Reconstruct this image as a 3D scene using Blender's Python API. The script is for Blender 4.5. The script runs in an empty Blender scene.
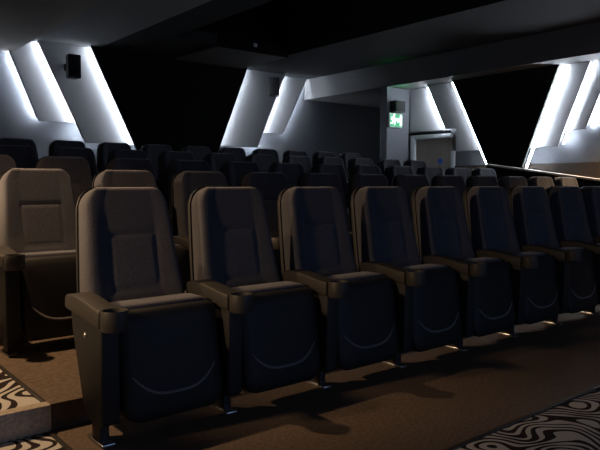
import bpy, bmesh, math, random
from mathutils import Vector, Matrix
random.seed(7)
S = bpy.context.scene
COL = S.collection
S.view_settings.view_transform = 'Standard'
S.view_settings.look = 'None'
S.view_settings.gamma = 1
S.view_settings.use_curve_mapping = False
S.view_settings.exposure = 0.0

# ---------------------------------------------------------------- materials
def mat(name, col, rough=.6, metal=0, spec=.5, speckle=0, scale=300, bump=0, sheen=0, emit=None, estr=0):
    m = bpy.data.materials.new(name); m.use_nodes = True
    nt = m.node_tree; b = nt.nodes['Principled BSDF']
    b.inputs['Base Color'].default_value = (*col, 1)
    b.inputs['Roughness'].default_value = rough
    b.inputs['Metallic'].default_value = metal
    b.inputs['Specular IOR Level'].default_value = spec
    if sheen:
        b.inputs['Sheen Weight'].default_value = sheen
        b.inputs['Sheen Roughness'].default_value = .5
    if emit:
        b.inputs['Emission Color'].default_value = (*emit, 1)
        b.inputs['Emission Strength'].default_value = estr
    if speckle or bump:
        tc = nt.nodes.new('ShaderNodeTexCoord')
        n = nt.nodes.new('ShaderNodeTexNoise'); n.inputs['Scale'].default_value = scale
        n.inputs['Detail'].default_value = 3
        nt.links.new(tc.outputs['Object'], n.inputs['Vector'])
        if speckle:
            r = nt.nodes.new('ShaderNodeValToRGB')
            r.color_ramp.elements[0].position = .3; r.color_ramp.elements[1].position = .7
            r.color_ramp.elements[0].color = (*[c*(1-speckle) for c in col], 1)
            r.color_ramp.elements[1].color = (*[min(1, c*(1+speckle)) for c in col], 1)
            nt.links.new(n.outputs['Fac'], r.inputs['Fac'])
            nt.links.new(r.outputs['Color'], b.inputs['Base Color'])
        if bump:
            bp = nt.nodes.new('ShaderNodeBump'); bp.inputs['Strength'].default_value = bump
            bp.inputs['Distance'].default_value = .002
            nt.links.new(n.outputs['Fac'], bp.inputs['Height'])
            nt.links.new(bp.outputs['Normal'], b.inputs['Normal'])
    return m

M = {}
M['fabric'] = mat('charcoal_fabric', (.055, .057, .072), .9, spec=.2, speckle=.45, scale=260, bump=.4, sheen=.25)
M['panel_fabric'] = mat('charcoal_panel_fabric', (.068, .069, .084), .9, spec=.2, speckle=.5, scale=200, bump=.5, sheen=.25)
M['plastic'] = mat('black_plastic', (.018, .018, .019), .55, spec=.32, speckle=.2, scale=500, bump=.25)
M['arm'] = mat('armrest_plastic', (.034, .032, .030), .58, spec=.45, speckle=.2, scale=400, bump=.15)
M['ridge'] = mat('pale_ridge', (.17, .165, .17), .5, bump=.1)  # ridge on the pan front, paler grey than the pan
M['dark_metal'] = mat('black_painted_metal', (.02, .02, .021), .45, spec=.5, bump=.1)
M['chrome'] = mat('brushed_steel', (.6, .6, .62), .3, metal=1, bump=.05)
M['floor'] = mat('brown_floor', (.145, .105, .075), .75, spec=.3, speckle=.3, scale=60, bump=.2)
M['riser'] = mat('brown_riser', (.10, .065, .045), .7, speckle=.2, scale=60)
M['wall'] = mat('grey_wall', (.17, .18, .20), .85, spec=.2, speckle=.08, scale=40, bump=.1)
M['wallpanel'] = mat('pale_grey_panel', (.44, .45, .47), .85, spec=.2, speckle=.06, scale=120, bump=.15)
M['black_panel'] = mat('black_panel', (.010, .010, .011), .9, spec=.1, speckle=.3, scale=120, bump=.1)
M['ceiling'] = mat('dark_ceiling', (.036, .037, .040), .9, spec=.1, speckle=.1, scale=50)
M['ceiling_lit'] = mat('light_washed_ceiling', (.24, .243, .252), .9, spec=.1, speckle=.1, scale=50)  # paler copy of the dark ceiling, strip light put into its colour
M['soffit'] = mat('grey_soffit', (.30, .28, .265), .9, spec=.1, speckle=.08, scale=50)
M['bulkhead'] = mat('grey_bulkhead', (.13, .13, .134), .85, spec=.2, speckle=.08, scale=50)
M['black'] = mat('black_paint', (.008, .008, .009), .9, spec=.1)
M['dado'] = mat('brown_dado', (.07, .054, .044), .9, speckle=.3, scale=120)
M['cap'] = mat('pale_rail', (.62, .60, .57), .5)
M['nosing'] = mat('pale_nosing', (.5, .42, .33), .5, speckle=.25, scale=90)
M['trim'] = mat('dark_trim', (.03, .025, .02), .5)
M['led'] = mat('led_white', (.9, .9, .9), .5, emit=(.82, .90, 1.0), estr=85)
M['screen'] = mat('fill_glow', (.6, .6, .6), .8, emit=(.34, .53, .95), estr=.66)  # glow of the added fill screen
M['led_soft'] = mat('led_white_soft', (.9, .9, .9), .5, emit=(.82, .90, 1.0), estr=28)
M['led_bright'] = mat('led_white_bright', (.9, .9, .9), .5, emit=(.82, .90, 1.0), estr=170)
M['lampglow'] = mat('warm_lamp', (.9, .9, .9), .5, emit=(1, .72, .42), estr=14)
M['door'] = mat('brown_door', (.40, .33, .30), .6, speckle=.08, scale=30)
M['doorframe'] = mat('pale_door_frame', (.72, .75, .78), .45)
M['blue'] = mat('blue_sign', (.03, .16, .7), .4, emit=(.03, .2, .9), estr=0)
M['white'] = mat('white_paint', (.8, .8, .8), .5)
M['speaker'] = mat('speaker_black', (.009, .009, .010), .6, spec=.4)
M['grille'] = mat('speaker_grille', (.006, .006, .007), .8, speckle=.5, scale=500, bump=.6)
M['exit_green'] = mat('exit_green', (.02, .25, .09), .4, emit=(.07, .34, .19), estr=.8)
M['exit_white'] = mat('exit_white', (.9, .95, .9), .4, emit=(.8, 1, .86), estr=3)

def carpet():
    m = bpy.data.materials.new('swirl_carpet'); m.use_nodes = True
    nt = m.node_tree; b = nt.nodes['Principled BSDF']
    b.inputs['Roughness'].default_value = .95; b.inputs['Specular IOR Level'].default_value = .1
    tc = nt.nodes.new('ShaderNodeTexCoord')
    mp = nt.nodes.new('ShaderNodeMapping')
    nt.links.new(tc.outputs['Object'], mp.inputs['Vector'])
    nz = nt.nodes.new('ShaderNodeTexNoise'); nz.inputs['Scale'].default_value = 2.8
    nz.inputs['Detail'].default_value = 1.0; nz.inputs['Roughness'].default_value = .4
    nt.links.new(mp.outputs['Vector'], nz.inputs['Vector'])
    # contour lines of a smooth noise field give the swirling zebra stripes
    mul = nt.nodes.new('ShaderNodeMath'); mul.operation = 'MULTIPLY'; mul.inputs[1].default_value = 110
    nt.links.new(nz.outputs['Fac'], mul.inputs[0])
    sn = nt.nodes.new('ShaderNodeMath'); sn.operation = 'SINE'
    nt.links.new(mul.outputs[0], sn.inputs[0])
    n2 = nt.nodes.new('ShaderNodeTexNoise'); n2.inputs['Scale'].default_value = 7; n2.inputs['Detail'].default_value = 0
    nt.links.new(mp.outputs['Vector'], n2.inputs['Vector'])
    ad = nt.nodes.new('ShaderNodeMath'); ad.operation = 'MULTIPLY_ADD'
    ad.inputs[1].default_value = 2.2; ad.inputs[2].default_value = -1.1
    nt.links.new(n2.outputs['Fac'], ad.inputs[0])
    sm = nt.nodes.new('ShaderNodeMath'); sm.operation = 'ADD'
    nt.links.new(sn.outputs[0], sm.inputs[0]); nt.links.new(ad.outputs[0], sm.inputs[1])
    r = nt.nodes.new('ShaderNodeValToRGB')
    r.color_ramp.elements[0].position = .46; r.color_ramp.elements[1].position = .54
    r.color_ramp.elements[0].color = (.035, .026, .026, 1)
    r.color_ramp.elements[1].color = (.62, .59, .54, 1)
    ma = nt.nodes.new('ShaderNodeMath'); ma.operation = 'MULTIPLY_ADD'
    ma.inputs[1].default_value = .5; ma.inputs[2].default_value = .5
    nt.links.new(sm.outputs[0], ma.inputs[0])
    nt.links.new(ma.outputs[0], r.inputs['Fac'])
    f = nt.nodes.new('ShaderNodeTexNoise'); f.inputs['Scale'].default_value = 400
    nt.links.new(tc.outputs['Object'], f.inputs['Vector'])
    bp = nt.nodes.new('ShaderNodeBump'); bp.inputs['Strength'].default_value = .5; bp.inputs['Distance'].default_value = .003
    nt.links.new(f.outputs['Fac'], bp.inputs['Height']); nt.links.new(bp.outputs['Normal'], b.inputs['Normal'])
    nt.links.new(r.outputs['Color'], b.inputs['Base Color'])
    return m
M['carpet'] = carpet()

# ---------------------------------------------------------------- mesh helpers
def link(name, me, m, parent=None):
    o = bpy.data.objects.new(name, me); COL.objects.link(o)
    if m is not None and not me.materials: me.materials.append(m)
    if parent is not None: o.parent = parent
    return o
def fin(bm, name, angle=35):
    bmesh.ops.recalc_face_normals(bm, faces=bm.faces)
    me = bpy.data.meshes.new(name); bm.to_mesh(me); bm.free()
    for p in me.polygons: p.use_smooth = True
    me.set_sharp_from_angle(angle=math.radians(angle))
    return me
def box_bm(x0, x1, y0, y1, z0, z1, bev=0, seg=2, bm=None):
    own = bmesh.new()
    bmesh.ops.create_cube(own, size=1)
    for v in own.verts:
        v.co = Vector(((x0+x1)/2 + v.co.x*(x1-x0), (y0+y1)/2 + v.co.y*(y1-y0), (z0+z1)/2 + v.co.z*(z1-z0)))
    if bev: bmesh.ops.bevel(own, geom=own.edges[:], offset=bev, segments=seg, affect='EDGES', profile=.5)
    return merge(bm, own)
def merge(bm, own):
    if bm is None: return own
    me = bpy.data.meshes.new('tmp'); own.to_mesh(me); own.free(); bm.from_mesh(me); bpy.data.meshes.remove(me)
    return bm
def prism_bm(pts, fn, a, b, bev=0, seg=2, bm=None):
    """polygon pts (u,w) extruded from a to b; fn(u,w,d) -> xyz"""
    own = bmesh.new()
    v0 = [own.verts.new(fn(u, w, a)) for u, w in pts]
    v1 = [own.verts.new(fn(u, w, b)) for u, w in pts]
    n = len(pts)
    own.faces.new(v0); own.faces.new(v1[::-1])
    for i in range(n): own.faces.new((v0[i], v1[i], v1[(i+1) % n], v0[(i+1) % n]))
    bmesh.ops.recalc_face_normals(own, faces=own.faces)
    if bev: bmesh.ops.bevel(own, geom=own.edges[:], offset=bev, segments=seg, affect='EDGES', profile=.5)
    return merge(bm, own)
def tube_bm(pts, r, n=8, bm=None):
    own = bmesh.new(); rings = []
    pts = [Vector(p) for p in pts]
    for i, p in enumerate(pts):
        t = (pts[min(i+1, len(pts)-1)] - pts[max(i-1, 0)]).normalized()
        up = Vector((0, 1, 0)) if abs(t.y) < .9 else Vector((1, 0, 0))
        a = t.cross(up).normalized(); b = t.cross(a)
        rr = r[i] if isinstance(r, (list, tuple)) else r
        rings.append([own.verts.new(p + a*rr*math.cos(2*math.pi*k/n) + b*rr*math.sin(2*math.pi*k/n)) for k in range(n)])
    for i in range(len(rings)-1):
        for k in range(n):
            own.faces.new((rings[i][k], rings[i][(k+1) % n], rings[i+1][(k+1) % n], rings[i+1][k]))
    own.faces.new(rings[0]); own.faces.new(rings[-1][::-1])
    return merge(bm, own)
def lathe_bm(prof, cx, cy, n=28, bm=None):
    own = bmesh.new(); rings = []
    for r, z in prof:
        rings.append([own.verts.new((cx + r*math.cos(2*math.pi*k/n), cy + r*math.sin(2*math.pi*k/n), z)) for k in range(n)])
    for i in range(len(rings)-1):
        for k in range(n):
            own.faces.new((rings[i][k], rings[i][(k+1) % n], rings[i+1][(k+1) % n], rings[i+1][k]))
    own.faces.new(rings[0][::-1]); own.faces.new(rings[-1])
    return merge(bm, own)
def empty(name, loc, rz=0):
    o = bpy.data.objects.new(name, None); COL.objects.link(o); o.location = loc; o.rotation_euler = (0, 0, rz)
    o.empty_display_size = .1
    return o
def tag(o, label, cat, group=None, kind=None):
    if label: o['label'] = label
    if cat: o['category'] = cat
    if group: o['group'] = group
    if kind: o['kind'] = kind
    return o
def struct(name, bm, m, parent=None):
    o = link(name, fin(bm, name), m, parent)
    if parent is None: o['kind'] = 'structure'
    return o
XZ = lambda u, w, d: Vector((u, d, w))     # outline in X-Z, depth along Y
YZ = lambda u, w, d: Vector((d, u, w))     # outline in Y-Z, depth along X
XY = lambda u, w, d: Vector((u, w, d))

# ---------------------------------------------------------------- layout numbers
PITCH = 1.18      # row to row
STEP = .125       # rise per row
SEAT = .578        # seat to seat
NROW = 5
RISE = [0, .11, .24, .385, .535]
BACK = 7.7        # back wall
RW = 8.14         # recessed right wall
BX = 7.5          # bulkhead / upper right wall face
CEIL = 3.175
BULK = 2.77
EDGE = -.12       # left end of the row platforms
FRONT = -.95
REND = 7.0       # right end of the row platforms

# ---------------------------------------------------------------- setting
struct('floor', box_bm(EDGE, REND, FRONT, .23, -.2, 0), M['floor'])
for r in range(1, NROW):
    y0 = .23 + PITCH*(r-1); y1 = y0 + PITCH if r < NROW-1 else BACK
    o = struct('floor', box_bm(EDGE, REND, y0+.012, y1+.012, -.2, RISE[r]), M['floor'])
    struct('trim_%d' % r, box_bm(EDGE, REND, y0, y0+.0118, RISE[r-1], RISE[r]+.001), M['riser'])
# carpeted cross aisle in front and stepped carpeted aisle on the left
struct('floor', box_bm(-1.45, 8.14, -6.2, FRONT-.02, -.2, 0), M['carpet'])
struct('trim_6', box_bm(EDGE, REND, FRONT-.02, FRONT, -.2, .006, .002), M['trim'])
struct('floor', box_bm(-1.45, EDGE-.02, FRONT-.02, .21, -.2, 0), M['carpet'])
struct('trim_7', box_bm(EDGE-.02, EDGE, FRONT, .21, -.2, .005, .002), M['trim'])
for r in range(1, NROW):
    y0 = .23 + PITCH*(r-1); y1 = y0 + PITCH if r < NROW-1 else BACK
    struct('floor', box_bm(-1.45, EDGE-.02, y0, y1, -.2, RISE[r]), M['carpet'])
    struct('trim_%d' % (7+r), box_bm(-1.45, EDGE, y0-.014, y0+.045, RISE[r-1]+.001, RISE[r]+.004, .003), M['nosing'])
    struct('trim_%d' % (12+r), box_bm(EDGE-.02, EDGE, y0+.045, y1, RISE[r]-.1, RISE[r]+.005, .002), M['trim'])
struct('wall_front', box_bm(-1.6, 8.4, -6.35, -6.2, -.2, 3.6), M['black'])
sc_ = tag(link('fill_screen', fin(box_bm(.2, 5.2, -5.98, -6.15, .0, 2.95), 'screen'), M['screen']), 'wide dim screen added out of view on the front wall as blue fill', 'fill light')  # unseen glowing screen, added to fill the seat fronts with dim blue
# sunken side aisle behind the parapet
struct('floor', box_bm(REND+.12, RW, FRONT-.02, BACK, -.3, -.1), M['floor'])
struct('wall_parapet', prism_bm([(-1.0, -.2), (3.0, -.2), (3.0, 1.31), (-1.0, .745)], YZ, REND+.005, REND+.115), M['black'])
struct('trim_18', prism_bm([(-1.0, .745), (3.0, 1.31), (3.0, 1.335), (-1.0, .77)], YZ, REND-.005, REND+.125, .003), M['cap'])
# walls
struct('wall_back', box_bm(-1.5, 10.4, BACK, BACK+.15, -.2, 3.6), M['wall'])
struct('wall_left', box_bm(-1.6, -1.45, -6.2, BACK+.15, -.2, 3.6), M['wall'])
struct('wall_right', box_bm(RW, RW+.15, -6.2, 5.42, 1.36, BULK+.05), M['wall'])
struct('baseboard_right', box_bm(RW-.03, RW+.15, -6.2, 4.40, -.3, 1.355), M['dado'])
struct('wall_right_return', box_bm(BX, RW+.15, 5.42, 5.58, -.2, BULK+.02), M['wall'])
struct('wall_lobby', box_bm(10.25, 10.4, 5.42, BACK, -.2, BULK+.02), M['wall'])
struct('floor', box_bm(RW, 10.4, 5.42, BACK, -.3, -.1), M['floor'])
HI = 4.2
struct('ceiling', box_bm(-1.9, 3.05, -6.2, BACK+.15, CEIL, CEIL+.15), M['ceiling_lit'])  # left slab, panel light painted in as a paler tone
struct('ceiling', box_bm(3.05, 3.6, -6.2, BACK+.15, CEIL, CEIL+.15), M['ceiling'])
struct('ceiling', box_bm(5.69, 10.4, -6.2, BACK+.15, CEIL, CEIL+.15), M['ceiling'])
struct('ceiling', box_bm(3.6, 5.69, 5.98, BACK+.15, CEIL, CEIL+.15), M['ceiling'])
struct('ceiling_recess', box_bm(3.5, 6.0, -6.2, 6.1, HI, HI+.1), M['black'])
struct('ceiling_recess_left', box_bm(3.5, 3.6, -6.2, 6.1, CEIL+.151, HI), M['black'])
struct('ceiling_recess_right', box_bm(5.691, 6.0, -6.2, 6.1, CEIL+.151, HI), M['ceiling'])
struct('ceiling_recess_back', box_bm(3.6, 5.689, 5.98, 6.1, CEIL+.151, HI), M['black'])
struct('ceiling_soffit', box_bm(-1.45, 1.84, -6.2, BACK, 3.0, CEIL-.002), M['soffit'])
struct('ceiling_bulkhead', box_bm(BX, 10.4, -6.2, BACK, BULK, CEIL-.002), M['bulkhead'])
struct('ceiling_drop', box_bm(4.35, 5.689, 5.99, BACK, 3.14, CEIL-.002), M['bulkhead'])
struct('ceiling_drop_face', box_bm(4.35, 5.689, 5.965, 5.979, 3.135, HI), M['black'])

# ---------------------------------------------------------------- slanted wall panels with light strips
def strip_along(p0, p1, fn, d0, d1, inset, width=.02):
    """thin LED bar along the slanted edge p0-p1 (u,w), inset to one side"""
    (u0, w0), (u1, w1) = p0, p1
    if w0 < w1: u0, w0 = u0+(u1-u0)*.045, w0+(w1-w0)*.045
    else: u1, w1 = u1+(u0-u1)*.045, w1+(w0-w1)*.045
    L = math.hypot(u1-u0, w1-w0); nx, nz = (w1-w0)/L, -(u1-u0)/L
    q = []
    for s in (inset, inset+math.copysign(width, inset)):
        q.append(((u0+nx*s), (w0+nz*s))); q.append(((u1+nx*s), (w1+nz*s)))
    return prism_bm([q[0], q[1], q[3], q[2]], fn, d0, d1)
def slant_panel(pts, fn, d_wall, d_lo, d_hi, edge, inset, m, label, cat='wall panel', group=None, led=True):
    """board standing between depth d_lo and d_hi off the wall; led bar on the wall side of one slanted edge"""
    cu = sum(p[0] for p in pts)/len(pts); cw = min(p[1] for p in pts)
    base = fn(cu, cw, d_wall)
    root = empty('wall_panel', base)
    tag(root, label, cat, group)
    bm = prism_bm(pts, fn, d_lo, d_hi, .004, 1)
    # battens carry the board on the wall
    b = [(cu + (u-cu)*.55, (cw+.5*(max(p[1] for p in pts)-cw)) + (w-(cw+.5*(max(p[1] for p in pts)-cw)))*.7) for u, w in pts]
    prism_bm(b, fn, d_wall, d_lo, 0, 1, bm)
    for v in bm.verts: v.co -= base
    link('board', fin(bm, 'panel_board'), m, root)
    if led:
        sg_ = 1 if d_wall > d_lo else -1
        for e, ins, lm in (edge if isinstance(edge, list) else [(edge, inset, led)]):
            lb = strip_along(pts[e], pts[(e+1) % len(pts)], fn, d_lo+.025*sg_, d_lo+.040*sg_, ins, .02)
            for v in lb.verts: v.co -= base
            link('light_strip', fin(lb, 'led_bar'), M['led' if lm is True else lm], root)
            eb = strip_along(pts[e], pts[(e+1) % len(pts)], fn, d_lo, d_hi, math.copysign(.001, -ins), .008)  # dark strip painting in the shade of the board's unlit edge
            for v in eb.verts: v.co -= base
            link('edge_shade', fin(eb, 'edge_shade'), M['trim'], root)
    return root
B = BACK
T = CEIL - .003
# back wall, left of the black trapezoid: two boards stepping forward towards it
# pts order: bottom-left, bottom-right, top-right, top-left
def para(xb0, xb1, zb, xt0, xt1, zt): return [(xb0, zb), (xb1, zb), (xt1, zt), (xt0, zt)]
L_ = 'slanting pale grey wall panel at the far left of the back wall, ending above the seats'
slant_panel(para(2.16, 2.80, 2.00, 1.70, 2.36, T), XZ, B-.001, B-.10, B-.13, 3, -.03, M['wallpanel'], L_)
slant_panel(para(2.83, 3.85, 1.69, 2.14, 3.15, T), XZ, B-.001, B-.22, B-.26, 3, -.03, M['wallpanel'],
            'slanting grey back wall panel that carries the left speaker, edged by bright light')
slant_panel([(3.83, 1.16), (4.97, 1.16), (5.81, T), (2.888, T)], XZ, B-.001, B-.36, B-.39, [(1, -.03, 'led'), (3, -.03, 'led')], 0, M['black_panel'],
            'big black trapezoid panel in the middle of the back wall')
slant_panel(para(5.00, 6.12, 1.74, 5.70, 6.78, T), XZ, B-.001, B-.22, B-.26, 1, -.03, M['wallpanel'],
            'slanting grey back wall panel behind the right speaker, bright along its left edge', led='led_bright')
slant_panel(para(6.10, 6.83, 2.03, 6.72, 7.44, T), XZ, B-.001, B-.10, B-.13, 1, -.03, M['wallpanel'],
            'bright white slanting panel on the back wall next to the bulkhead end')
R_ = RW; TB = BULK - .003
slant_panel([(5.40, 1.99), (4.56, 1.99), (4.94, TB), (5.40, TB)], YZ, R_-.001, R_-.02, R_-.04, 0, -.03, M['wallpanel'],
            'tapering bright panel above the exit door on the right wall', led=False)
slant_panel([(4.27, 1.60), (3.70, 1.60), (4.30, TB), (4.905, TB), (4.51, 1.99), (4.27, 1.99)], YZ, R_-.001, R_-.14, R_-.17, 3, -.03, M['wallpanel'],
            'slanting grey panel on the right wall beside the exit door')
slant_panel([(3.50, 1.24), (2.97, 1.24), (2.385, TB), (4.27, TB)], YZ, R_-.001, R_-.27, R_-.30, [(1, -.03, 'led'), (3, -.03, 'led_soft')], 0, M['black_panel'],
            'black trapezoid panel on the right wall')
slant_panel([(3.02, 1.60), (2.44, 1.60), (1.98, TB), (2.56, TB)], YZ, R_-.001, R_-.15, R_-.19, 1, -.03, M['wallpanel'],
            'slanting pale panel right of the black trapezoid on the right wall')
slant_panel([(2.50, 1.835), (2.065, 1.835), (1.69, TB), (2.10, TB)], YZ, R_-.001, R_-.07, R_-.11, 1, -.03, M['wallpanel'],
            'bright white slanting panel at the right edge of the picture')

# ---------------------------------------------------------------- exit door, sign, speakers, sensor
d = struct('door_1', box_bm(RW-.02, RW-.002, 4.46, 5.26, -.1, 1.85), M['door'])
fb = box_bm(RW-.06, RW-.001, 5.26, 5.37, -.1, 1.93, .006)
box_bm(RW-.06, RW-.001, 4.40, 4.46, -.1, 1.62, .004, 2, fb)
box_bm(RW-.06, RW-.001, 4.46, 5.26, 1.85, 1.93, .004, 2, fb)
link('door_frame', fin(fb, 'door_frame'), M['doorframe'], d)
hb = box_bm(RW-.066, RW-.001, 4.50, 5.40, 1.931, 1.972, .004)
link('door_hood', fin(hb, 'door_hood'), M['black'], d)
own = bmesh.new()
bmesh.ops.create_cone(own, cap_ends=True, segments=24, radius1=.05, radius2=.05, depth=.006)
bmesh.ops.rotate(own, verts=own.verts, cent=(0, 0, 0), matrix=Matrix.Rotation(math.pi/2, 3, 'Y'))
bmesh.ops.translate(own, verts=own.verts, vec=(RW-.024, 4.71, 1.45))
sg = link('door_sign', fin(own, 'door_sign'), M['blue'], d); sg['label'] = 'round blue sign on the door'

# exit sign on the return wall
def exit_sign():
    x0, x1, z0, z1, y = 7.53, 7.85, 2.07, 2.30, 5.42
    root = empty('exit_sign', (.5*(x0+x1), y, z0))
    tag(root, 'lit green exit sign with running figure, arrow and doorway', 'exit sign')
    off = Vector((.5*(x0+x1), y, z0))
    def put(name, bm, m, par=root):
        for v in bm.verts: v.co -= off
        return link(name, fin(bm, name), m, par)
    put('housing', box_bm(x0-.012, x1+.012, y-.045, y-.002, z0-.012, z1+.012, .006), M['white'])
    face = put('sign_face', box_bm(x0, x1, y-.0495, y-.0455, z0, z1), M['exit_green'])
    yf = (y-.053, y-.0498)
    cx, cz = x0+.085, z0+.12
    # running figure
    b = tube_bm([(cx, y-.0515, cz-.01), (cx+.012, y-.0515, cz+.05)], [.018, .02])
    tube_bm([(cx, y-.0515, cz-.01), (cx+.04, y-.0515, cz-.03), (cx+.03, y-.0515, cz-.085)], .011, 8, b)
    tube_bm([(cx, y-.0515, cz-.01), (cx-.02, y-.0515, cz-.05), (cx-.065, y-.0515, cz-.06)], .011, 8, b)
    tube_bm([(cx+.012, y-.0515, cz+.05), (cx+.045, y-.0515, cz+.02), (cx+.07, y-.0515, cz+.035)], .009, 8, b)
    tube_bm([(cx+.012, y-.0515, cz+.05), (cx-.035, y-.0515, cz+.045), (cx-.05, y-.0515, cz+.005)], .009, 8, b)
    o2 = bmesh.new(); bmesh.ops.create_uvsphere(o2, u_segments=12, v_segments=8, radius=.02)
    bmesh.ops.translate(o2, verts=o2.verts, vec=(cx+.025, y-.0515, cz+.088)); merge(b, o2)
    for v in b.verts: v.co.y = y-.0515 + (v.co.y-(y-.0515))*.12
    f = put('running_figure', b, M['exit_white'], face)
    a0 = x0+.15
    arrow = [(a0, cz-.013), (a0+.055, cz-.013), (a0+.055, cz-.045), (a0+.1, cz), (a0+.055, cz+.045), (a0+.055, cz+.013), (a0, cz+.013)]
    put('arrow', prism_bm(arrow, XZ, *yf), M['exit_white'], face)
    gl = bpy.data.lights.new('sign_lamp', 'SPOT'); gl.energy = 9; gl.color = (.05, 1, .25); gl.spot_size = math.radians(75); gl.spot_blend = .9; gl.shadow_soft_size = .03
    go = bpy.data.objects.new('sign_lamp', gl); COL.objects.link(go); go.parent = root
    go.location = (-.14, -.22, z1-z0+.03); go.rotation_euler = (math.radians(180), 0, 0)
    put('doorway', box_bm(x0+.265, x0+.305, yf[0], yf[1], z0+.025, z0+.205), M['exit_white'], face)
exit_sign()

def speaker(x, z, y, w, h, dp, rz, tilt, label, bracket=True):
    """box tapering to the back, hung on a bracket from the wall at y"""
    root = empty('wall_speaker', (x, y-.14-dp/2, z-h/2), rz)
    tag(root, label, 'speaker')
    pts = [(-w/2, -dp/2), (w/2, -dp/2), (w*.36, dp/2), (-w*.36, dp/2)]
    bm = prism_bm(pts, XY, 0, h, .016, 3)
    link('cabinet', fin(bm, 'cabinet'), M['speaker'], root)
    g = prism_bm([(-w/2+.018, .02), (w/2-.018, .02), (w/2-.018, h-.02), (-w/2+.018, h-.02)], XZ, -dp/2-.008, -dp/2+.001, .003)
    link('grille', fin(g, 'grille'), M['grille'], root)
    k = tube_bm([(0, dp/2-.01, h*.55), (0, dp/2+.07, h*.55), (0, dp/2+.14, h*.55)], .018)
    k2 = box_bm(-.05, .05, dp/2+.128, dp/2+.139, h*.4, h*.7); me = fin(k2, 'p')
    k.from_mesh(me)
    link('bracket', fin(k, 'bracket'), M['dark_metal'], root)
speaker(2.56, 2.80, B-.26, .20, .35, .18, 0, 0, 'black speaker on the left panel of the back wall')
speaker(6.34, 2.86, B-.26, .21, .33, .2, -.75, 0, 'black speaker on the back wall, right of the black trapezoid')
root = empty('speaker_box', (7.69, 5.42, 2.325)); tag(root, 'small dark box speaker mounted above the exit sign', 'speaker')
link('cabinet', fin(box_bm(-.12, .12, -.16, -.002, 0, .2, .008), 'cab'), M['speaker'], root)
link('grille', fin(box_bm(-.105, .105, -.167, -.159, .015, .185, .003), 'gr'), M['grille'], root)
root = empty('ceiling_sensor', (5.02, 5.964, 3.23)); tag(root, 'tiny grey sensor on the black ceiling face', 'sensor')
link('housing', fin(box_bm(-.03, .03, -.03, -.001, -.01, .04, .005), 'sens'), M['doorframe'], root)

# ---------------------------------------------------------------- ceiling downlights
def downlight(x, y, z, label, power, col, size=.09, blend=.6, angle=110):
    root = empty('downlight', (x, y, z)); tag(root, label, 'ceiling light')
    ring = lathe_bm([(.062, -.001), (.085, -.001), (.085, -.008), (.062, -.012)], 0, 0)
    own = bmesh.new()
    link('ring', fin(lathe_bm([(.055, -.0015), (.085, -.0015), (.085, -.010), (.055, -.012)], 0, 0), 'dl_ring'), M['white'], root)
    ld = bpy.data.lights.new('downlight_lamp', 'SPOT'); ld.energy = power; ld.color = col
    ld.spot_size = math.radians(angle); ld.spot_blend = blend; ld.shadow_soft_size = size/2
    lo = bpy.data.objects.new('lamp', ld); COL.objects.link(lo); lo.parent = root; lo.location = (0, 0, -.03)
WARM = (1, .64, .35)
downlight(-.45, 1.36, 3.0, 'recessed ceiling downlight over the left aisle', 250, WARM, angle=114, blend=1)
def wall_light(x, y, z, label, power, col, aim=(1, 0, -.25), cone=52):
    root = empty('wall_light', (x, y, z)); tag(root, label, 'wall light')
    link('back_plate', fin(box_bm(0, .012, -.05, .05, -.12, .12, .004), 'wl_plate'), M['chrome'], root)
    link('lamp_shade', fin(lathe_bm([(.03, -.09), (.045, -.09), (.055, .09), (.052, .09), (.042, -.084), (.03, -.084)], .075, 0), 'wl_shade'), M['white'], root)
    ld = bpy.data.lights.new('wall_lamp', 'SPOT'); ld.energy = power; ld.color = col; ld.shadow_soft_size = .05
    ld.spot_size = math.radians(cone); ld.spot_blend = .7
    lo = bpy.data.objects.new('lamp', ld); COL.objects.link(lo); lo.parent = root; lo.location = (.14, 0, 0); lo.rotation_euler = Vector(aim).to_track_quat('-Z', 'Y').to_euler()
WL = (1, .66, .38)
wall_light(-1.45, .08, 1.20, 'wall light on the left wall level with the front row', 75, WL)
wall_light(-1.45, 2.35, 1.80, 'wall light on the left wall between the second and third rows', 290, (1, .66, .38), (1, -.78, -.34), 46)
downlight(7.45, .75, BULK, 'recessed downlight in the bulkhead above the right hand end of the second row', 360, (1, .66, .36))
downlight(7.1, -1.7, CEIL, 'recessed ceiling downlight over the right end of the front aisle', 60, (1, .88, .78))

# ---------------------------------------------------------------- the seat
CX = SEAT/2
def lerp(a, b, t): return a+(b-a)*t
def sstep(a, b, x):
    t = max(0, min(1, (x-a)/(b-a))); return t*t*(3-2*t)
BB, BT = Vector((0, .285, .40)), Vector((0, .425, 1.012))
TH = (BT-BB).normalized(); NF = Vector((0, -TH.z, TH.y))     # along the back, and out of its front
LEN = (BT-BB).length
def halfw(v, grow=0, r=.095):
    w = lerp(.250, .200, v) + grow
    dtop = (1-v)*LEN
    if dtop < r: w = w - r + math.sqrt(max(0, r*r-(r-dtop)**2))
    dbot = v*LEN
    if dbot < .03: w = w - .03 + math.sqrt(max(0, .0009-(.03-dbot)**2))
    return w
def bpoint(u, v, depth, grow=0):
    vv = v
    curve = -.03*math.sin(math.pi*min(1, max(0, v)))*0 + .022*(v-.25)**2
    return Vector((CX, 0, 0)) + BB + TH*(LEN*v) + Vector((u*halfw(min(max(v, 0), 1), grow), 0, 0)) + NF*(depth+curve)
def groove(x, w=.012): return math.exp(-(x/w)**2)
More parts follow.
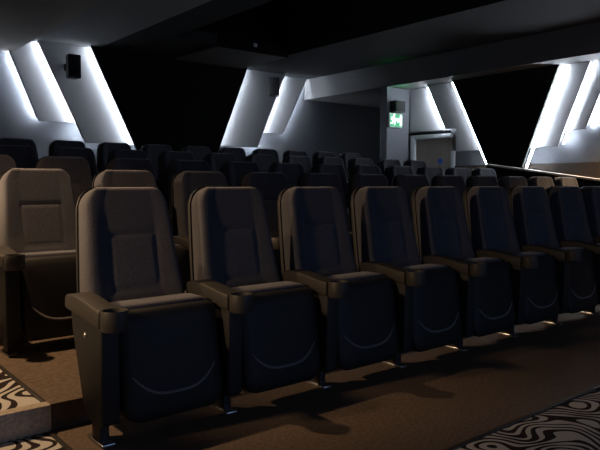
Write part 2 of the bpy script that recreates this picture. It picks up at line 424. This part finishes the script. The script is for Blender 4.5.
def front_depth(u, v):
    au = abs(u)
    # soft roll-off at the rim
    edge = min((1-au)*.22, (1-v)*LEN*.8, v*LEN*1.2)
    rim = math.sqrt(max(0, 1-(1-min(1, edge/.024))**2))
    d_ = .078*rim
    d_ += .014*sstep(.50, .85, au)*rim*(1-.6*sstep(.6, 1, v))
    d_ += .012*(1-sstep(.1, .35, v))*rim
    # seams
    wd = lerp(.52, .60, v)
    d_ -= .004*groove(au-wd*.97, .014)*rim
    inside = 1-sstep(wd-.04, wd, au)
    d_ -= .006*groove(v-.645, .009)*inside
    d_ -= .006*groove(v-.215, .010)*inside
    # recess for the separate centre panel
    d_ -= .006*inside*sstep(.215, .225, v)*(1-sstep(.63, .645, v))
    return d_
def vs_list(n):
    # finer near the top and the bottom so that the round corners stay round
    out = []
    for i in range(n+1):
        t = i/n
        out.append(.5-.5*math.cos(math.pi*t)*(.35+.65*abs(math.cos(math.pi*t))) if False else t)
    extra = [1-.002, 1-.006, 1-.012, 1-.022, 1-.036, 1-.052, .004, .012]
    return sorted(set(out+extra))
def us_list(n):
    return [-1+2*i/n for i in range(n+1)] 
def cushion_mesh():
    bm = bmesh.new(); us = sorted(set(us_list(44)+[-.99, .99, -.97, .97])); vs = vs_list(44)
    g = [[bm.verts.new(bpoint(u, v, front_depth(u, v))) for u in us] for v in vs]
    h = [[bm.verts.new(bpoint(u, v, -.006)) for u in us] for v in vs]
    nu, nv = len(us), len(vs)
    for j in range(nv-1):
        for i in range(nu-1):
            bm.faces.new((g[j][i], g[j][i+1], g[j+1][i+1], g[j+1][i]))
            bm.faces.new((h[j][i+1], h[j][i], h[j+1][i], h[j+1][i+1]))
    for j in range(nv-1):
        bm.faces.new((g[j][0], g[j+1][0], h[j+1][0], h[j][0]))
        bm.faces.new((g[j+1][-1], g[j][-1], h[j][-1], h[j+1][-1]))
    for i in range(nu-1):
        bm.faces.new((g[0][i+1], g[0][i], h[0][i], h[0][i+1]))
        bm.faces.new((g[-1][i], g[-1][i+1], h[-1][i+1], h[-1][i]))
    return fin(bm, 'backrest_cushion', 60)
def panel_mesh():
    bm = bmesh.new(); n = 20; m_ = 26; rows = []; rows2 = []
    for j in range(m_+1):
        v = lerp(.23, .632, j/m_); wd = lerp(.52, .60, v)-.03
        a, b = [], []
        for i in range(n+1):
            u = lerp(-wd, wd, i/n)
            e = min(i, n-i, j, m_-j)
            a.append(bm.verts.new(bpoint(u, v, .0715 + .0055*min(1, e/2))))
            b.append(bm.verts.new(bpoint(u, v, .055)))
        rows.append(a); rows2.append(b)
    for j in range(m_):
        for i in range(n):
            bm.faces.new((rows[j][i], rows[j][i+1], rows[j+1][i+1], rows[j+1][i]))
        bm.faces.new((rows[j][0], rows[j+1][0], rows2[j+1][0], rows2[j][0]))
        bm.faces.new((rows[j+1][n], rows[j][n], rows2[j][n], rows2[j+1][n]))
    for i in range(n):
        bm.faces.new((rows[0][i+1], rows[0][i], rows2[0][i], rows2[0][i+1]))
        bm.faces.new((rows[m_][i], rows[m_][i+1], rows2[m_][i+1], rows2[m_][i]))
    return fin(bm, 'centre_panel', 60)
def shell_mesh():
    bm = bmesh.new(); us = sorted(set(us_list(28)+[-.985, .985])); vs = vs_list(30)
    def dep(u, v):
        edge = min((1-abs(u))*.22, (1-v)*LEN, v*LEN)
        return -.016 - .050*math.sqrt(max(0, 1-(1-min(1, edge/.06))**2)) 
    G = .007
    g = [[bm.verts.new(bpoint(u, v, dep(u, v), G) + TH*(G*(2*v-1) if v > .9 else 0)) for u in us] for v in vs]
    h = [[bm.verts.new(bpoint(u, v, -.009 + (.004 if abs(u) > .98 or v > .985 else 0), G) + TH*(G*(2*v-1) if v > .9 else 0)) for u in us] for v in vs]
    nu, nv = len(us), len(vs)
    for j in range(nv-1):
        for i in range(nu-1):
            bm.faces.new((g[j][i+1], g[j][i], g[j+1][i], g[j+1][i+1]))
            bm.faces.new((h[j][i], h[j][i+1], h[j+1][i+1], h[j+1][i]))
        bm.faces.new((g[j+1][0], g[j][0], h[j][0], h[j+1][0]))
        bm.faces.new((g[j][-1], g[j+1][-1], h[j+1][-1], h[j][-1]))
    for i in range(nu-1):
        bm.faces.new((g[0][i], g[0][i+1], h[0][i+1], h[0][i]))
        bm.faces.new((g[-1][i+1], g[-1][i], h[-1][i], h[-1][i+1]))
    return fin(bm, 'backrest_shell', 50)
def rrect(x0, x1, z0, z1, rt, rb, n=6):
    pts = []
    for cx, cz, r, a0 in ((x1-rb, z0+rb, rb, -90), (x1-rt, z1-rt, rt, 0), (x0+rt, z1-rt, rt, 90), (x0+rb, z0+rb, rb, 180)):
        for k in range(n+1):
            a = math.radians(a0+90*k/n); pts.append((cx+r*math.cos(a), cz+r*math.sin(a)))
    return pts
PX0, PX1, PZ0, PZ1 = .058, SEAT-.058, .070, .518
def pan_y(z): return lerp(-.115, -.05, (z-PZ0)/(PZ1-PZ0))       # front face of the folded pan leans back
def pan_mesh():
    out = rrect(PX0, PX1, PZ0, PZ1, .035, .075)
    cx, cz = (PX0+PX1)/2, (PZ0+PZ1)/2
    bm = bmesh.new(); rings = []
    for s, dy in ((1, .055), (1, .012), (.985, .002), (.95, -.006), (.8, -.014), (.5, -.02), (.2, -.022)):
        rings.append([bm.verts.new((cx+(x-cx)*s, pan_y(cz+(z-cz)*s)+dy, cz+(z-cz)*s)) for x, z in out])
    n = len(out)
    for a, b in zip(rings, rings[1:]):
        for k in range(n): bm.faces.new((a[k], a[(k+1) % n], b[(k+1) % n], b[k]))
    bm.faces.new(rings[0]); bm.faces.new(rings[-1][::-1])
    return fin(bm, 'seat_pan', 40)
def pan_bulge(x, z):
    t = max(abs(x-(PX0+PX1)/2)/((PX1-PX0)/2), abs(z-(PZ0+PZ1)/2)/((PZ1-PZ0)/2))
    tab = ((.2, -.022), (.5, -.02), (.8, -.014), (.95, -.006), (.985, .002), (1, .012))
    if t <= .2: return -.022
    for (a, p), (b, q) in zip(tab, tab[1:]):
        if t <= b: return lerp(p, q, (t-a)/(b-a))
    return .012
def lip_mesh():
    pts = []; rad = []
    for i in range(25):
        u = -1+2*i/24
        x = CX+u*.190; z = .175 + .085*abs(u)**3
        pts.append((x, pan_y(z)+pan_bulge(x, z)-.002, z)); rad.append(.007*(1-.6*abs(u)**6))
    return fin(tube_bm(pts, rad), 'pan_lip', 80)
def pan_cushion_mesh():
    out = rrect(PX0+.006, PX1-.006, PZ0+.02, PZ1+.018, .045, .08)
    cx, cz = (PX0+PX1)/2, (PZ0+PZ1)/2
    bm = bmesh.new(); rings = []
    for s, dy in ((.96, .040), (.985, .044), (1, .056), (1, .14), (.99, .17), (.95, .188), (.7, .197), (.3, .199)):
        rings.append([bm.verts.new((cx+(x-cx)*s, pan_y(cz+(z-cz)*s)+dy, cz+(z-cz)*s)) for x, z in out])
    n = len(out)
    for a, b in zip(rings, rings[1:]):
        for k in range(n): bm.faces.new((a[k], a[(k+1) % n], b[(k+1) % n], b[k]))
    bm.faces.new(rings[0]); bm.faces.new(rings[-1][::-1])
    return fin(bm, 'seat_cushion', 60)
AY0, AY1 = -.15, .235
def armrest_mesh():
    top = [(.235, .553), (.222, .571), (.16, .579), (.09, .576), (.01, .566), (-.06, .556), (-.13, .550)]
    bot = [(-.13, .480), (-.05, .488), (.05, .498), (.15, .503), (.235, .512)]
    bm = prism_bm(top+bot, YZ, -.048, .048, .010, 3)
    return fin(bm, 'armrest', 40)
def cup_mesh():
    prof = [(.028, .500), (.043, .500), (.043, .545), (.045, .556), (.050, .557), (.052, .552), (.052, .486), (.048, .478), (.028, .478)]
    return fin(lathe_bm(prof, 0, -.170, 32), 'cup_holder', 40)
def cupbase_bm(): pass
def panel_side_mesh():
    pts = [(-.130, .488), (.190, .506), (.178, .43), (.060, .10), (.04, .088), (-.105, .088), (-.12, .10)]
    return fin(prism_bm(pts, YZ, -.038, .038, .008, 3), 'side_panel', 40)
def leg_mesh():
    return fin(box_bm(-.020, .020, -.055, .030, .008, .11, .006), 'leg', 40)
def foot_mesh():
    return fin(box_bm(-.028, .028, -.095, .065, 0, .012, .004), 'foot_plate', 40)
def bracket_mesh():
    b = box_bm(.039, .058, .10, .26, .34, .49, .004, 2)
    return fin(b, 'hinge_bracket', 40)
def bolt_mesh():
    own = bmesh.new(); bmesh.ops.create_uvsphere(own, u_segments=16, v_segments=10, radius=.011)
    for v in own.verts: v.co = Vector((v.co.x*.5-.040, v.co.y+.03, v.co.z+.43))
    return fin(own, 'bolt', 80)
ME = dict(shell=shell_mesh(), cushion=cushion_mesh(), panel=panel_mesh(), pan=pan_mesh(), lip=lip_mesh(), pcush=pan_cushion_mesh(),
          arm=armrest_mesh(), cup=cup_mesh(), side=panel_side_mesh(), leg=leg_mesh(), foot=foot_mesh(), hinge=bracket_mesh(), bolt=bolt_mesh())

def stand(root, dx=0):
    a = link('armrest', ME['arm'], M['arm'], root); a.location.x = dx
    c = link('cup_holder', ME['cup'], M['arm'], a)
    s = link('side_panel', ME['side'], M['plastic'], root); s.location.x = dx
    l = link('leg', ME['leg'], M['dark_metal'], root); l.location.x = dx
    f = link('foot_plate', ME['foot'], M['chrome'], l); f['label'] = 'silver foot plate'
    return s
def make_seat(loc):
    root = empty('theatre_chair', loc)
    link('backrest_shell', ME['shell'], M['plastic'], root)
    c = link('backrest_cushion', ME['cushion'], M['fabric'], root)
    link('centre_panel', ME['panel'], M['panel_fabric'], c)
    p = link('seat_pan', ME['pan'], M['plastic'], root)
    link('pan_ridge', ME['lip'], M['ridge'], p)
    link('seat_cushion', ME['pcush'], M['fabric'], root)
    link('hinge_bracket', ME['hinge'], M['dark_metal'], root)
    hb2 = link('hinge_bracket', ME['hinge'], M['dark_metal'], root); hb2.location.x = SEAT-.097
    stand(root)
    return root
def copy_tree(o, parent=None):
    c = o.copy(); COL.objects.link(c)
    if parent is not None: c.parent = parent
    for ch in list(o.children): copy_tree(ch, c)
    return c

ORD = ['first', 'second', 'third', 'fourth', 'fifth', 'sixth', 'seventh', 'eighth', 'ninth', 'tenth', 'eleventh', 'twelfth']
ROWN = ['front row', 'second row', 'third row', 'fourth row', 'back row']
span = [(0, 9), (0, 11), (0, 11), (0, 11), (1, 10)]
proto = make_seat((0, 0, 0))
first = True
RY = [0, 1.22, 2.40, 3.58, 4.78]
RX = [0, -.02, -.02, -.08, .29]
for r in range(NROW):
    a, b = span[r]
    for k in range(a, b+1):
        if first: o = proto; first = False
        else: o = copy_tree(proto)
        o.location = (k*SEAT + RX[r], RY[r], RISE[r])
        if r == 0 and k == 0:
            lab = 'front row seat beside the patterned aisle carpet, its back and armrest lit warm from above'
        elif k == 0:
            lab = 'charcoal folding cinema seat at the left aisle end of the %s' % ROWN[r]
        elif k == 11 or (r == 4 and k == 10):
            lab = 'dark folding cinema seat at the right hand end of the %s' % ROWN[r]
        else:
            lab = 'dark folding cinema seat, %s from the left aisle in the %s' % (ORD[k], ROWN[r])
        tag(o, lab, 'cinema seat', 'cinema seats in the %s' % ROWN[r])
        if k == 0:
            sp = [c for c in o.children if c.name.startswith('side_panel')][0]
            bo = link('bolt', ME['bolt'], M['chrome'], sp); bo['label'] = 'shiny steel bolt'
        if k == b:
            stand(o, SEAT)

# ---------------------------------------------------------------- world, camera
w = bpy.data.worlds.new('World'); S.world = w; w.use_nodes = True
bg = w.node_tree.nodes['Background']
bg.inputs['Color'].default_value = (.30, .42, .75, 1); bg.inputs['Strength'].default_value = .01
cam = bpy.data.cameras.new('Camera'); co = bpy.data.objects.new('Camera', cam); COL.objects.link(co)
cam.sensor_width = 36; cam.lens = 38.4; cam.clip_start = .05
co.location = (-.98, -2.47, 1.03)
yaw = math.atan2(.773, .635); pitch = math.atan(40/640)
co.rotation_euler = (math.pi/2-pitch, 0, yaw-math.pi/2)
S.camera = co
